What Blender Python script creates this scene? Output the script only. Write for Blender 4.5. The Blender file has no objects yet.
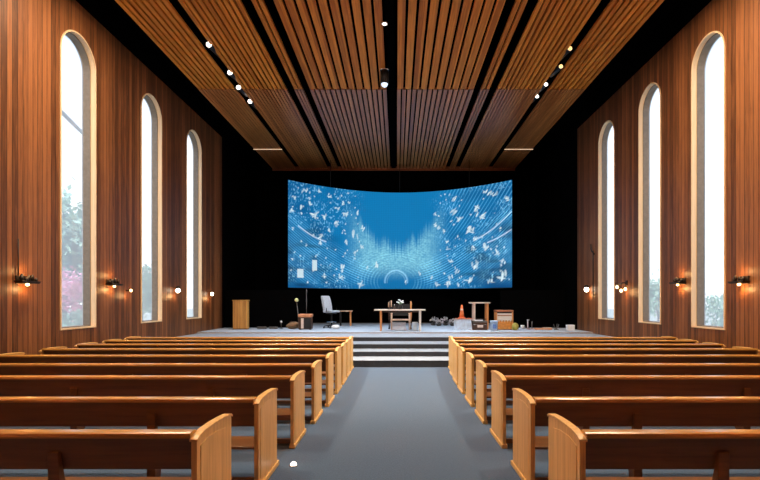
import bpy, math, random
import numpy as np
from mathutils import Vector, Matrix
random.seed(7)
PI = math.pi
sc = bpy.context.scene
COL = sc.collection
F, VX, VY, CZ = 480.0, 397.0, 301.0, 1.8      # focal length in px, vanishing point, eye height


def at(px, py, Y):
    return Vector(((px - VX) * Y / F, Y, CZ + (VY - py) * Y / F))


# ------------------------------------------------------------------ mesh collector
class MB:
    def __init__(s):
        s.v, s.f, s.sm = [], [], []

    def add(s, verts, faces, smooth=False, M=None):
        b = len(s.v)
        s.v += [tuple((M @ Vector(p)) if M is not None else p) for p in verts]
        s.f += [tuple(i + b for i in f) for f in faces]
        s.sm += [smooth] * len(faces)
        return s

    def box(s, x0, x1, y0, y1, z0, z1, M=None):
        v = [(x0, y0, z0), (x1, y0, z0), (x1, y1, z0), (x0, y1, z0), (x0, y0, z1), (x1, y0, z1), (x1, y1, z1), (x0, y1, z1)]
        f = [(0, 3, 2, 1), (4, 5, 6, 7), (0, 1, 5, 4), (1, 2, 6, 5), (2, 3, 7, 6), (3, 0, 4, 7)]
        return s.add(v, f, False, M)

    def prism(s, prof, a0, a1, axis='x', M=None):
        """closed profile (u,v) extruded; axis x: u=y,v=z; axis y: u=x,v=z; axis z: u=x,v=y"""
        n = len(prof)
        def P(u, v, a):
            return {'x': (a, u, v), 'y': (u, a, v), 'z': (u, v, a)}[axis]
        v = [P(u, w, a0) for u, w in prof] + [P(u, w, a1) for u, w in prof]
        f = [(i, (i + 1) % n, (i + 1) % n + n, i + n) for i in range(n)]
        f += [tuple(range(n))[::-1], tuple(range(n, 2 * n))]
        return s.add(v, f, False, M)

    def tube(s, pts, r, n=10, smooth=True, M=None):
        pts = [Vector(p) for p in pts]
        rs = r if isinstance(r, (list, tuple)) else [r] * len(pts)
        v, f = [], []
        for i, p in enumerate(pts):
            t = (pts[min(i + 1, len(pts) - 1)] - pts[max(i - 1, 0)]).normalized()
            a = t.cross(Vector((0, 0, 1)))
            if a.length < 1e-3:
                a = t.cross(Vector((0, 1, 0)))
            a.normalize()
            b = t.cross(a)
            for k in range(n):
                q = p + (a * math.cos(2 * PI * k / n) + b * math.sin(2 * PI * k / n)) * rs[i]
                v.append(tuple(q))
        for i in range(len(pts) - 1):
            for k in range(n):
                f.append((i * n + k, i * n + (k + 1) % n, (i + 1) * n + (k + 1) % n, (i + 1) * n + k))
        f += [tuple(range(n))[::-1], tuple(range((len(pts) - 1) * n, len(pts) * n))]
        return s.add(v, f, smooth, M)

    def lathe(s, prof, n=24, smooth=True, M=None):
        v, f = [], []
        for r, z in prof:
            for k in range(n):
                v.append((r * math.cos(2 * PI * k / n), r * math.sin(2 * PI * k / n), z))
        for i in range(len(prof) - 1):
            for k in range(n):
                f.append((i * n + k, i * n + (k + 1) % n, (i + 1) * n + (k + 1) % n, (i + 1) * n + k))
        f += [tuple(range(n))[::-1], tuple(range((len(prof) - 1) * n, len(prof) * n))]
        return s.add(v, f, smooth, M)

    def ball(s, c, r, n=16, m=10, sq=(1, 1, 1), jit=0.0, rnd=None):
        prof = [(max(1e-4, math.sin(PI * i / m)), -math.cos(PI * i / m)) for i in range(m + 1)]
        b = len(s.v)
        s.lathe(prof, n)
        for i in range(b, len(s.v)):
            x, y, z = s.v[i]
            k = 1 + (rnd.uniform(-jit, jit) if jit else 0)
            s.v[i] = (c[0] + x * r * sq[0] * k, c[1] + y * r * sq[1] * k, c[2] + z * r * sq[2] * k)
        return s

    def build(s, name, mat, parent=None, bevel=0.0, seg=2, loc=None):
        me = bpy.data.meshes.new(name)
        me.from_pydata(s.v, [], s.f)
        me.polygons.foreach_set('use_smooth', s.sm)
        me.update()
        me.materials.append(mat)
        o = bpy.data.objects.new(name, me)
        COL.objects.link(o)
        if parent is not None:
            o.parent = parent
        if loc is not None:
            o.location = loc
        if bevel:
            m = o.modifiers.new('bevel', 'BEVEL')
            m.width, m.segments, m.limit_method = bevel, seg, 'ANGLE'
        return o


def tag(o, label, cat, group=None, kind=None):
    o['label'] = label
    if cat:
        o['category'] = cat
    if group:
        o['group'] = group
    if kind:
        o['kind'] = kind
    return o


def thing(name, label, cat, loc=(0, 0, 0), rz=0.0, group=None):
    o = bpy.data.objects.new(name, None)
    o.empty_display_size = 0.1
    COL.objects.link(o)
    o.location = loc
    o.rotation_euler = (0, 0, rz)
    return tag(o, label, cat, group)


def structure(o, label=None, cat=None):
    o['kind'] = 'structure'
    if label:
        o['label'] = label
    if cat:
        o['category'] = cat
    return o


def copy_tree(o, parent=None):
    c = o.copy()
    COL.objects.link(c)
    if parent is not None:
        c.parent = parent
    for ch in list(o.children):
        copy_tree(ch, c)
    return c


# ------------------------------------------------------------------ materials
def new_mat(name):
    m = bpy.data.materials.new(name)
    m.use_nodes = True
    nt = m.node_tree
    return m, nt, nt.nodes, nt.links, nt.nodes['Principled BSDF']


def plain(name, col, rough=0.5, metal=0.0, spec=0.5, noise=0.12, nscale=12.0, bump=0.0, sheen=0.0):
    m, nt, N, L, B = new_mat(name)
    B.inputs['Roughness'].default_value = rough
    B.inputs['Metallic'].default_value = metal
    B.inputs['Specular IOR Level'].default_value = spec
    if sheen:
        B.inputs['Sheen Weight'].default_value = sheen
        B.inputs['Sheen Roughness'].default_value = 0.4
    tc = N.new('ShaderNodeTexCoord')
    nz = N.new('ShaderNodeTexNoise')
    nz.inputs['Scale'].default_value = nscale
    nz.inputs['Detail'].default_value = 4
    L.new(tc.outputs['Object'], nz.inputs['Vector'])
    r = N.new('ShaderNodeValToRGB')
    r.color_ramp.elements[0].position, r.color_ramp.elements[1].position = 0.3, 0.7
    r.color_ramp.elements[0].color = tuple(c * (1 - noise) for c in col) + (1,)
    r.color_ramp.elements[1].color = tuple(min(1, c * (1 + noise)) for c in col) + (1,)
    L.new(nz.outputs['Fac'], r.inputs['Fac'])
    L.new(r.outputs['Color'], B.inputs['Base Color'])
    if bump:
        b = N.new('ShaderNodeBump')
        b.inputs['Strength'].default_value = bump
        b.inputs['Distance'].default_value = 0.01
        L.new(nz.outputs['Fac'], b.inputs['Height'])
        L.new(b.outputs['Normal'], B.inputs['Normal'])
    return m


def emit(name, col, strength):
    m, nt, N, L, B = new_mat(name)
    B.inputs['Base Color'].default_value = (0.8, 0.8, 0.8, 1)
    B.inputs['Emission Color'].default_value = tuple(col) + (1,)
    B.inputs['Emission Strength'].default_value = strength
    return m


def wood(name, dark, light, axis='z', rough=0.35, plank=None, plank_axis='y', groove=0.05, scale=3.0, spec=0.5, vary=0.35, coat=0.0):
    """grain runs along `axis`; if plank is set the boards repeat along plank_axis with dark grooves"""
    m, nt, N, L, B = new_mat(name)
    B.inputs['Roughness'].default_value = rough
    B.inputs['Specular IOR Level'].default_value = spec
    if coat:
        B.inputs['Coat Weight'].default_value = coat
        B.inputs['Coat Roughness'].default_value = 0.12
    tc = N.new('ShaderNodeTexCoord')
    oi = N.new('ShaderNodeObjectInfo')
    mp = N.new('ShaderNodeMapping')
    L.new(tc.outputs['Object'], mp.inputs['Vector'])
    st = [9.0, 9.0, 9.0]
    st['xyz'.index(axis)] = 0.45
    mp.inputs['Scale'].default_value = st
    nz = N.new('ShaderNodeTexNoise')
    nz.noise_dimensions = '4D'
    nz.inputs['Scale'].default_value = scale
    nz.inputs['Detail'].default_value = 6
    nz.inputs['Roughness'].default_value = 0.62
    nz.inputs['Distortion'].default_value = 0.6
    L.new(mp.outputs['Vector'], nz.inputs['Vector'])
    ml = N.new('ShaderNodeMath'); ml.operation = 'MULTIPLY'; ml.inputs[1].default_value = 37.0
    L.new(oi.outputs['Random'], ml.inputs[0])
    fac = nz.outputs['Fac']
    height = nz.outputs['Fac']
    groove_mask = None
    if plank:
        sp = N.new('ShaderNodeSeparateXYZ')
        L.new(tc.outputs['Object'], sp.inputs['Vector'])
        dv = N.new('ShaderNodeMath'); dv.operation = 'DIVIDE'; dv.inputs[1].default_value = plank
        L.new(sp.outputs['xyz'.index(plank_axis)], dv.inputs[0])
        fl = N.new('ShaderNodeMath'); fl.operation = 'FLOOR'
        L.new(dv.outputs[0], fl.inputs[0])
        wn = N.new('ShaderNodeTexWhiteNoise'); wn.noise_dimensions = '1D'
        L.new(fl.outputs[0], wn.inputs['W'])
        ad = N.new('ShaderNodeMath'); ad.operation = 'MULTIPLY_ADD'; ad.inputs[1].default_value = 53.0
        L.new(wn.outputs['Value'], ad.inputs[0]); L.new(ml.outputs[0], ad.inputs[2])
        L.new(ad.outputs[0], nz.inputs['W'])
        mx = N.new('ShaderNodeMath'); mx.operation = 'MULTIPLY_ADD'; mx.inputs[1].default_value = vary
        L.new(wn.outputs['Value'], mx.inputs[0])
        s2 = N.new('ShaderNodeMath'); s2.operation = 'SUBTRACT'; s2.inputs[1].default_value = vary / 2
        L.new(nz.outputs['Fac'], s2.inputs[0]); L.new(s2.outputs[0], mx.inputs[2])
        fac = mx.outputs[0]
        if groove > 0:
            fr = N.new('ShaderNodeMath'); fr.operation = 'FRACT'
            L.new(dv.outputs[0], fr.inputs[0])
            lt = N.new('ShaderNodeMath'); lt.operation = 'LESS_THAN'; lt.inputs[1].default_value = groove
            L.new(fr.outputs[0], lt.inputs[0])
            groove_mask = lt.outputs[0]
            inv = N.new('ShaderNodeMath'); inv.operation = 'MULTIPLY_ADD'; inv.inputs[1].default_value = -1.0
            L.new(groove_mask, inv.inputs[0])
            inv.inputs[2].default_value = 1.0
            sm = N.new('ShaderNodeMath'); sm.operation = 'MULTIPLY_ADD'; sm.inputs[1].default_value = 0.12
            L.new(nz.outputs['Fac'], sm.inputs[0]); L.new(inv.outputs[0], sm.inputs[2])
            height = sm.outputs[0]
    else:
        L.new(ml.outputs[0], nz.inputs['W'])
    r = N.new('ShaderNodeValToRGB')
    r.color_ramp.elements[0].position, r.color_ramp.elements[1].position = 0.28, 0.72
    r.color_ramp.elements[0].color = tuple(dark) + (1,)
    r.color_ramp.elements[1].color = tuple(light) + (1,)
    L.new(fac, r.inputs['Fac'])
    out = r.outputs['Color']
    if groove_mask is not None:
        mix = N.new('ShaderNodeMix'); mix.data_type = 'RGBA'
        L.new(groove_mask, mix.inputs['Factor'])
        L.new(out, mix.inputs['A'])
        mix.inputs['B'].default_value = tuple(c * 0.15 for c in dark) + (1,)
        out = mix.outputs['Result']
    L.new(out, B.inputs['Base Color'])
    b = N.new('ShaderNodeBump')
    b.inputs['Strength'].default_value = 0.35 if plank and groove > 0 else 0.08
    b.inputs['Distance'].default_value = 0.01
    L.new(height, b.inputs['Height'])
    L.new(b.outputs['Normal'], B.inputs['Normal'])
    return m


M = {}
M['wall'] = wood('wall_boards', (0.082, 0.028, 0.009), (0.285, 0.106, 0.036), 'z', 0.45, 0.13, 'y', 0.09, 2.8, 0.35, 0.42)
M['slat'] = wood('ceiling_slat_wood', (0.46, 0.140, 0.013), (0.82, 0.315, 0.040), 'y', 0.55, 0.13, 'x', 0.0, 2.0, 0.2, 0.4)
M['slat_fine'] = wood('fine_ceiling_slat_wood', (0.36, 0.12, 0.030), (0.62, 0.25, 0.075), 'y', 0.34, 0.13, 'x', 0.0, 2.0, 0.5, 0.4)  # darker and pinker than the near slats: screen's cool sheen put into the colour
M['pew_end'] = wood('pew_end_oak', (0.56, 0.295, 0.075), (0.88, 0.54, 0.18), 'z', 0.4, None, scale=3.2)
M['pew_rail'] = wood('pew_rail_varnished', (0.34, 0.150, 0.028), (0.60, 0.295, 0.065), 'x', 0.27, None, scale=2.4, coat=0.15)
M['pew_back'] = wood('pew_back_walnut', (0.095, 0.037, 0.009), (0.20, 0.083, 0.019), 'x', 0.40, None, scale=2.4)
M['pew_seat'] = wood('pew_seat_walnut', (0.11, 0.044, 0.013), (0.22, 0.09, 0.026), 'x', 0.3, None, scale=2.4)
M['reveal'] = wood('pale_oak_lining', (0.72, 0.50, 0.28), (0.86, 0.65, 0.42), 'z', 0.4, None)
M['oak'] = wood('light_oak', (0.36, 0.16, 0.035), (0.66, 0.34, 0.09), 'z', 0.4, 0.11, 'x', 0.06, 3.0)
M['orange_wood'] = wood('orange_wood', (0.48, 0.17, 0.05), (0.72, 0.31, 0.10), 'z', 0.4, None)
M['pink_wood'] = wood('pinkish_wood', (0.55, 0.32, 0.2), (0.78, 0.52, 0.36), 'z', 0.4, None)
M['table_pale'] = wood('pale_table_wood', (0.66, 0.55, 0.47), (0.85, 0.76, 0.68), 'x', 0.4, None)
M['dark_wood'] = wood('dark_wood', (0.03, 0.012, 0.006), (0.075, 0.03, 0.014), 'z', 0.4, None)
M['red_wood'] = wood('red_brown_wood', (0.24, 0.07, 0.03), (0.42, 0.15, 0.06), 'x', 0.35, None)
M['white_wood'] = wood('white_painted_wood', (0.60, 0.57, 0.52), (0.78, 0.75, 0.70), 'x', 0.45, None)
M['frame'] = plain('window_frame_bronze', (0.19, 0.155, 0.12), 0.5, 0.1)
M['black'] = plain('black_wall_paint', (0.0018, 0.0018, 0.002), 0.95, spec=0.0)
M['black_metal'] = plain('black_metal', (0.012, 0.011, 0.011), 0.45, 0.3)
M['dark_bronze'] = plain('dark_bronze', (0.022, 0.014, 0.009), 0.5, 0.3)
M['carpet'] = plain('grey_blue_carpet', (0.054, 0.096, 0.160), 0.95, spec=0.15, noise=0.22, nscale=55, bump=0.4, sheen=0.25)
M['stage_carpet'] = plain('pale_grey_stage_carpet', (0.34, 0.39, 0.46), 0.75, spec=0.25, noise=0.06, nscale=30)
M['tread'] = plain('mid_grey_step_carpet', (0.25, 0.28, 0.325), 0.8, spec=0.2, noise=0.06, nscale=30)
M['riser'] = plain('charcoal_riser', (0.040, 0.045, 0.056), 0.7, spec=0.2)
M['chair_grey'] = plain('pale_grey_upholstery', (0.42, 0.46, 0.52), 0.8, noise=0.1, nscale=25)
M['chrome'] = plain('chrome', (0.7, 0.72, 0.74), 0.22, 1.0)
M['silver'] = plain('silver_dried_petals', (0.62, 0.61, 0.64), 0.55, 0.2, noise=0.4)
M['white'] = plain('white_plastic', (0.78, 0.79, 0.80), 0.45, noise=0.04)
M['pale_blue'] = plain('pale_blue_cloth', (0.50, 0.60, 0.72), 0.8, noise=0.18, nscale=8)
M['blue_print'] = plain('blue_print', (0.12, 0.22, 0.5), 0.5)
M['grey_board'] = plain('grey_brown_board', (0.36, 0.31, 0.28), 0.6)
M['cone'] = plain('orange_cone_plastic', (0.72, 0.16, 0.04), 0.5, noise=0.15)
M['red_cloth'] = plain('red_orange_cloth', (0.52, 0.10, 0.035), 0.8, noise=0.25)
M['brown_cloth'] = plain('brown_bag_cloth', (0.19, 0.105, 0.05), 0.85, noise=0.25)
M['leather'] = plain('tan_leather', (0.55, 0.22, 0.10), 0.5, noise=0.25)
M['amber'] = plain('amber_panel', (0.60, 0.23, 0.04), 0.45, noise=0.25)
M['olive'] = plain('olive_cloth', (0.30, 0.26, 0.05), 0.8, noise=0.2)
M['yellow_ball'] = plain('pale_yellow_globe', (0.80, 0.80, 0.36), 0.35, noise=0.05)
M['cable'] = plain('grey_cable_rubber', (0.10, 0.09, 0.085), 0.6)
M['speaker_cloth'] = plain('black_speaker_cloth', (0.01, 0.009, 0.009), 0.85)
M['cream'] = plain('cream_strip', (0.62, 0.50, 0.42), 0.6)
M['ground'] = plain('dry_lawn', (0.48, 0.46, 0.34), 0.9, noise=0.25, nscale=1.2)
M['leaf'] = plain('pale_green_leaves', (0.26, 0.40, 0.26), 0.7, noise=0.35, nscale=2)
M['leaf_grey'] = plain('grey_green_leaves', (0.42, 0.58, 0.40), 0.7, noise=0.35, nscale=2)
M['pink'] = plain('pink_blossom', (0.85, 0.30, 0.40), 0.7, noise=0.3, nscale=3)
M['bark'] = plain('bark', (0.20, 0.15, 0.11), 0.9, noise=0.3)
M['bulb'] = emit('warm_bulb', (1.0, 0.62, 0.24), 6.0)
M['bulb_white'] = emit('warm_white_bulb', (1.0, 0.82, 0.58), 10.0)
M['lens'] = emit('spot_lens', (1.0, 0.90, 0.78), 4.0)
M['lens_amber'] = emit('amber_spot_lens', (1.0, 0.62, 0.25), 1.6)
M['lens_cool'] = emit('cool_spot_lens', (0.62, 0.80, 1.0), 1.1)
M['strip_light'] = emit('light_strip', (1.0, 0.68, 0.40), 0.7)

# window glass: mostly clear, milky share painting in the outdoor glare, reflecting at grazing angles
m, nt, N, L, B = new_mat('glare_glass')
N.remove(B)
tr = N.new('ShaderNodeBsdfTransparent'); tr.inputs['Color'].default_value = (0.93, 0.97, 1.0, 1)
tl = N.new('ShaderNodeBsdfTranslucent'); tl.inputs['Color'].default_value = (0.95, 0.97, 1.0, 1)
gl = N.new('ShaderNodeBsdfGlossy'); gl.inputs['Roughness'].default_value = 0.05
fr = N.new('ShaderNodeFresnel'); fr.inputs['IOR'].default_value = 1.35
m1 = N.new('ShaderNodeMixShader'); m1.inputs['Fac'].default_value = 0.34
m2 = N.new('ShaderNodeMixShader')
L.new(tr.outputs[0], m1.inputs[1]); L.new(tl.outputs[0], m1.inputs[2])
L.new(fr.outputs[0], m2.inputs['Fac']); L.new(m1.outputs[0], m2.inputs[1]); L.new(gl.outputs[0], m2.inputs[2])
L.new(m2.outputs[0], N['Material Output'].inputs['Surface'])
M['glass'] = m

# ------------------------------------------------------------------ the hall
XL, XR, ZT, TH = -7.4, 7.25, 8.72, 0.32
YR, YB = -6.0, 25.2
YL_END, YR_END = 20.3, 19.3
Z_BLACK = 9.5
SILL, APEX = 1.16, 8.01
WIN_L = [(10.54, 11.78), (13.87, 15.08), (16.85, 18.15)]
WIN_R = [(10.60, 11.80), (13.18, 14.38), (15.98, 17.25)]


def arch_pts(y0, y1, n=20, inset=0.0):
    """outline of the opening, from the sill's near corner up over the arch and down to the far corner"""
    c, r = (y0 + y1) / 2, (y1 - y0) / 2
    zs = APEX - r
    r2 = r - inset
    p = [(y0 + inset, SILL + inset)]
    p += [(c - r2 * math.cos(PI * i / n), zs + r2 * math.sin(PI * i / n)) for i in range(n + 1)]
    p.append((y1 - inset, SILL + inset))
    return p


def wall_mesh(X, wins, y0, y1, z1, thick):
    """a wall sheet on both faces with arched holes"""
    b = MB()
    for xx in (X, X + thick):
        y = y0
        for (a, c) in wins:
            b.add([(xx, y, 0), (xx, a, 0), (xx, a, z1), (xx, y, z1)], [(0, 1, 2, 3)])
            b.add([(xx, a, 0), (xx, c, 0), (xx, c, SILL), (xx, a, SILL)], [(0, 1, 2, 3)])
            pts = arch_pts(a, c)[1:-1]
            for p, q in zip(pts[:-1], pts[1:]):
                b.add([(xx, p[0], p[1]), (xx, q[0], q[1]), (xx, q[0], z1), (xx, p[0], z1)], [(0, 1, 2, 3)])
            y = c
        b.add([(xx, y, 0), (xx, y1, 0), (xx, y1, z1), (xx, y, z1)], [(0, 1, 2, 3)])
    for yy in (y0, y1):
        b.add([(X, yy, 0), (X + thick, yy, 0), (X + thick, yy, z1), (X, yy, z1)], [(0, 1, 2, 3)])
    b.add([(X, y0, z1), (X + thick, y0, z1), (X + thick, y1, z1), (X, y1, z1)], [(0, 1, 2, 3)])
    return b


structure(wall_mesh(XL, WIN_L, YR, YL_END, ZT, -TH).build('wall_left', M['wall']), 'wall of vertical reddish wood boards with three arched windows on the left side')
structure(wall_mesh(XR, WIN_R, YR, YR_END, ZT, TH).build('wall_right', M['wall']), 'wall of vertical reddish wood boards with three arched windows on the right side')


def window(idx, X, sgn, y0, y1, label):
    root = bpy.data.objects.new('window_%d' % idx, None)
    COL.objects.link(root)
    root.location = (X, (y0 + y1) / 2, SILL)
    structure(root, label)
    inv = Matrix.Translation(-Vector(root.location))
    # pale wood lining through the front of the opening, standing a little proud of the boards
    def ring(xa, xb, i_out, i_in):
        b = MB()
        po, pi_ = arch_pts(y0, y1, 24, i_out), arch_pts(y0, y1, 24, i_in)
        n = len(po)
        for i in range(n):
            j = (i + 1) % n
            o0, o1, q0, q1 = po[i], po[j], pi_[i], pi_[j]
            P = lambda x, p: (x, p[0], p[1])
            b.add([P(xa, q0), P(xa, q1), P(xb, q1), P(xb, q0)], [(0, 1, 2, 3)])
            b.add([P(xa, o0), P(xa, o1), P(xa, q1), P(xa, q0)], [(0, 1, 2, 3)])
            b.add([P(xb, o0), P(xb, o1), P(xb, q1), P(xb, q0)], [(0, 1, 2, 3)])
            b.add([P(xa, o0), P(xa, o1), P(xb, o1), P(xb, o0)], [(0, 1, 2, 3)])
        b.v = [tuple(inv @ Vector(p)) for p in b.v]
        return b
    ring(X - sgn * 0.02, X + sgn * 0.10, -0.005, 0.028).build('lining', M['reveal'], root)
    ring(X + sgn * 0.10, X + sgn * 0.30, -0.005, 0.05).build('window_frame', M['frame'], root)
    b = MB()
    pts = arch_pts(y0, y1, 24, 0.04)
    xg = X + sgn * 0.27
    fc = tuple(range(len(pts)))
    b.add([tuple(inv @ Vector((xg, p[0], p[1]))) for p in pts], [fc if sgn > 0 else fc[::-1]])
    b.build('pane', M['glass'], root)


for i, (a, c) in enumerate(WIN_L):
    window(i + 1, XL, -1, a, c, ['tall arched window with pink shrub behind it in left wall', 'middle tall arched window in left wall', 'tall arched window in left wall next to the stage'][i])
for i, (a, c) in enumerate(WIN_R):
    window(i + 4, XR, 1, a, c, ['widest tall arched window in right wall, nearest the pew ends', 'middle tall arched window in right wall', 'narrow tall arched window in right wall next to the stage'][i])

# black upper walls, stage side walls, back wall, rear wall
b = MB(); b.box(XL - 0.34, XL - 0.02, YR, YL_END, ZT + 0.002, Z_BLACK); b.box(XL - 0.34, XL - 0.02, YL_END + 0.002, YB, 0, Z_BLACK)
structure(b.build('wall_stage_left', M['black']), 'matt black wall above the boards and beside the stage on the left')
b = MB(); b.box(XR + 0.02, XR + 0.34, YR, YR_END, ZT + 0.002, Z_BLACK); b.box(XR + 0.02, XR + 0.34, YR_END + 0.002, YB, 0, Z_BLACK)
structure(b.build('wall_stage_right', M['black']), 'matt black wall above the boards and beside the stage on the right')
structure(MB().box(XL - 0.34, XR + 0.34, YB, YB + 0.2, 0, Z_BLACK).build('wall_back', M['black']), 'matt black wall behind the stage')
structure(MB().box(XL - 0.34, XR + 0.34, YR - 0.2, YR, 0, Z_BLACK).build('wall_rear', M['wall']), 'wood board wall at the rear of the hall')
structure(MB().box(XL - 0.34, XR + 0.34, YR, 13.06, -0.1, 0).build('floor', M['carpet']), 'grey blue carpet floor')

# ceiling: black soffit with hung panels of timber slats
CX = -0.17
ceil = structure(MB().box(XL - 0.34, XR + 0.34, YR - 0.2, YB + 0.2, Z_BLACK, Z_BLACK + 0.1).build('ceiling', M['black']), 'ceiling of long wooden slats hung under a black soffit')
Y_SEAM, Y_END = 15.65, 25.0
BANDS = [(0.15, 2.70), (2.89, 3.20), (3.42, 4.88), (5.10, 6.33)]
def slat_panel(x0, x1, y0, y1, period, gap):
    b = MB()
    n = max(1, round((x1 - x0) / period))
    p = (x1 - x0) / n
    for k in range(n):
        a = x0 + k * p
        b.box(a + gap * p / 2, a + p - gap * p / 2, y0, y1, ZT - 0.02, ZT + 0.05)
    return b
for s in (-1, 1):
    for (u0, u1) in BANDS:
        x0, x1 = sorted((CX + s * u0, CX + s * u1))
        slat_panel(x0, x1, YR, Y_SEAM - 0.02, 0.255 if u0 < 1 else 0.145, 0.27 if u0 < 1 else 0.33).build('slat_panel', M['slat'], ceil)
        slat_panel(x0, x1, Y_SEAM + 0.02, Y_END, 0.175 if u0 < 1 else 0.115, 0.30).build('slat_panel', M['slat_fine'], ceil)
        MB().box(x0, x1, YR, Y_END, ZT + 0.14, ZT + 0.17).build('panel_backing', M['black'], ceil)
MB().box(CX - 6.33, CX + 6.33, Y_END + 0.01, Y_END + 0.06, ZT - 0.12, ZT + 0.09).build('fascia', M['red_wood'], ceil)
for s in (-1, 1):
    o = MB().box(-0.65, 0.65, -0.02, 0.02, -0.025, 0.0).build('ceiling_light_strip', M['strip_light'], None, loc=(CX + s * 5.7, 21.8, ZT - 0.02))
    tag(o, 'thin warm light strip across the %s outer ceiling slats' % ('left' if s < 0 else 'right'), 'light strip')

# stage: four steps, main floor, a very low upper platform
b = MB(); rz = MB()
for k, yy in enumerate((13.05, 14.0, 14.9, 15.95)):
    z = (0.185, 0.325, 0.465, 0.60)[k]
    y2 = (14.0, 14.9, 15.95, YB)[k]
    b.box(XL, XR, yy, y2, z - 0.014, z)
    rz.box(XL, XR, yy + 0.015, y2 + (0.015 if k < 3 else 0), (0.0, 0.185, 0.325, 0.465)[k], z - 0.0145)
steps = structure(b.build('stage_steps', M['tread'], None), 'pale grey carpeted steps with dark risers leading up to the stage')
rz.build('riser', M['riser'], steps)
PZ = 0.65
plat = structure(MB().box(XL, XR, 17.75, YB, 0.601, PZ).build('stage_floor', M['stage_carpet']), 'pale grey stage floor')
MB().box(XL, XR, 17.735, 17.749, 0.60, PZ - 0.012).build('edge_strip', M['grey_board'], plat)

# ------------------------------------------------------------------ pews
LEN = 5.75
def make_pew():
    root = thing('church_pew', 'x', 'pew')
    prof = [(0, 0), (0, 0.815), (0.04, 0.838), (0.15, 0.852), (0.32, 0.856), (0.5, 0.852), (0.64, 0.842), (0.685, 0.834), (0.70, 0.82), (0.70, 0)]
    top = prof[1:9]
    cap = [(y - 0.012 if i == 0 else (y + 0.010 if i == 7 else y), z) for i, (y, z) in enumerate(top)]
    capo = [(y, z + 0.018) for y, z in cap]
    for s in (-1, 1):
        x0, x1 = sorted((s * LEN / 2, s * (LEN / 2 - 0.042)))
        e = MB().prism(prof, x0, x1).build('end_panel', M['pew_end'], root, 0.004)
        xo = s * LEN / 2
        inner = [(0.06, 0.10), (0.06, 0.77), (0.2, 0.795), (0.4, 0.79), (0.56, 0.765), (0.61, 0.72), (0.61, 0.10)]
        a, c = sorted((xo, xo + s * 0.004))
        MB().prism(inner, a, c).build('raised_field', M['pew_end'], e)
        MB().prism(cap + capo[::-1], x0 - 0.009, x1 + 0.009).build('cap_moulding', M['pew_end'], e, 0.004)
        MB().box(x0 - 0.014, x1 + 0.014, -0.014, 0.75, 0, 0.05).build('foot', M['pew_end'], e, 0.006)
    h = LEN / 2 - 0.043
    MB().prism([(0.04, 0.845), (0.085, 0.845), (0.135, 0.595), (0.10, 0.585)], -h, h).build('backrest', M['pew_back'], root, 0.006)
    rail = [(-0.005, 0.836), (-0.014, 0.852), (-0.008, 0.872), (0.012, 0.880), (0.082, 0.880), (0.102, 0.870), (0.107, 0.85), (0.097, 0.836)]
    MB().prism(rail, -h, h).build('top_rail', M['pew_rail'], root, 0.003)
    MB().prism([(0.17, 0.342), (0.17, 0.368), (0.40, 0.366), (0.545, 0.368), (0.56, 0.36), (0.55, 0.342)], -h, h).build('seat', M['pew_seat'], root, 0.006)
    MB().box(-h, h, 0.10, 0.145, 0.03, 0.085).build('foot_rail', M['pew_seat'], root, 0.005)
    for x in (h - 1.0, 0.15, -h + 1.0):
        pp = [(0.150, 0.0), (0.05, 0.0), (0.05, 0.60), (0.045, 0.72), (0.055, 0.73), (0.08, 0.72), (0.098, 0.60), (0.135, 0.45), (0.22, 0.341), (0.52, 0.341), (0.52, 0.29), (0.25, 0.24), (0.17, 0.15)]
        MB().prism(pp[::-1], x - 0.040, x + 0.040).build('support_post', M['pew_back'], root, 0.004)
    return root

ROW_Y = [3.36, 4.54, 5.86, 7.02, 8.16, 9.28, 10.3, 11.28, 12.2]
IN_L = [1.40, 1.31, 1.26, 1.21, 1.17, 1.16, 1.16, 1.17, 1.18]
IN_R = [1.28, 1.265, 1.29, 1.27, 1.27, 1.27, 1.29, 1.33, 1.39]
ORD = ['first', 'second', 'third', 'fourth', 'fifth', 'sixth', 'seventh', 'eighth', 'ninth', 'tenth', 'eleventh']
pew0 = make_pew()
first = True
for s, ins, side in ((-1, IN_L, 'left'), (1, IN_R, 'right')):
    for k, (y, xi) in enumerate(zip(ROW_Y, ins)):
        p = pew0 if first else copy_tree(pew0)
        first = False
        p.location = (s * (xi + LEN / 2), y, 0)
        if k == 0:
            lab = 'oak-ended church pew on the %s of the aisle, row farthest from the stage' % side
        elif k == len(ROW_Y) - 1:
            lab = 'oak-ended church pew on the %s of the aisle, row closest to the stage steps' % side
        else:
            lab = 'oak-ended church pew on the %s of the aisle, %s row counted from the rear' % (side, ORD[k])
        tag(p, lab, 'pew', 'pews on the %s of the aisle' % side)

t = thing('floor_light', 'small round white floor light in the carpet beside the left pews', 'floor light', (-1.13, 5.24, 0))
MB().lathe([(0.045, 0), (0.045, 0.008), (0.036, 0.012)], 20).build('bezel', M['chrome'], t)
MB().lathe([(0.034, 0.0125), (0.030, 0.03), (0.018, 0.042), (0.001, 0.046)], 20).build('lens', M['lens'], t)

# ------------------------------------------------------------------ LED screen
SX, SY0, SY1, SHW, SZ0, SZ1 = 0.14, 22.0, 24.6, 5.13, 2.42, 7.35
NU, NV = 460, 216
rng = np.random.default_rng(11)
U, V = np.meshgrid(np.linspace(0, 1, NU), np.linspace(0, 1, NV))
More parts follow.
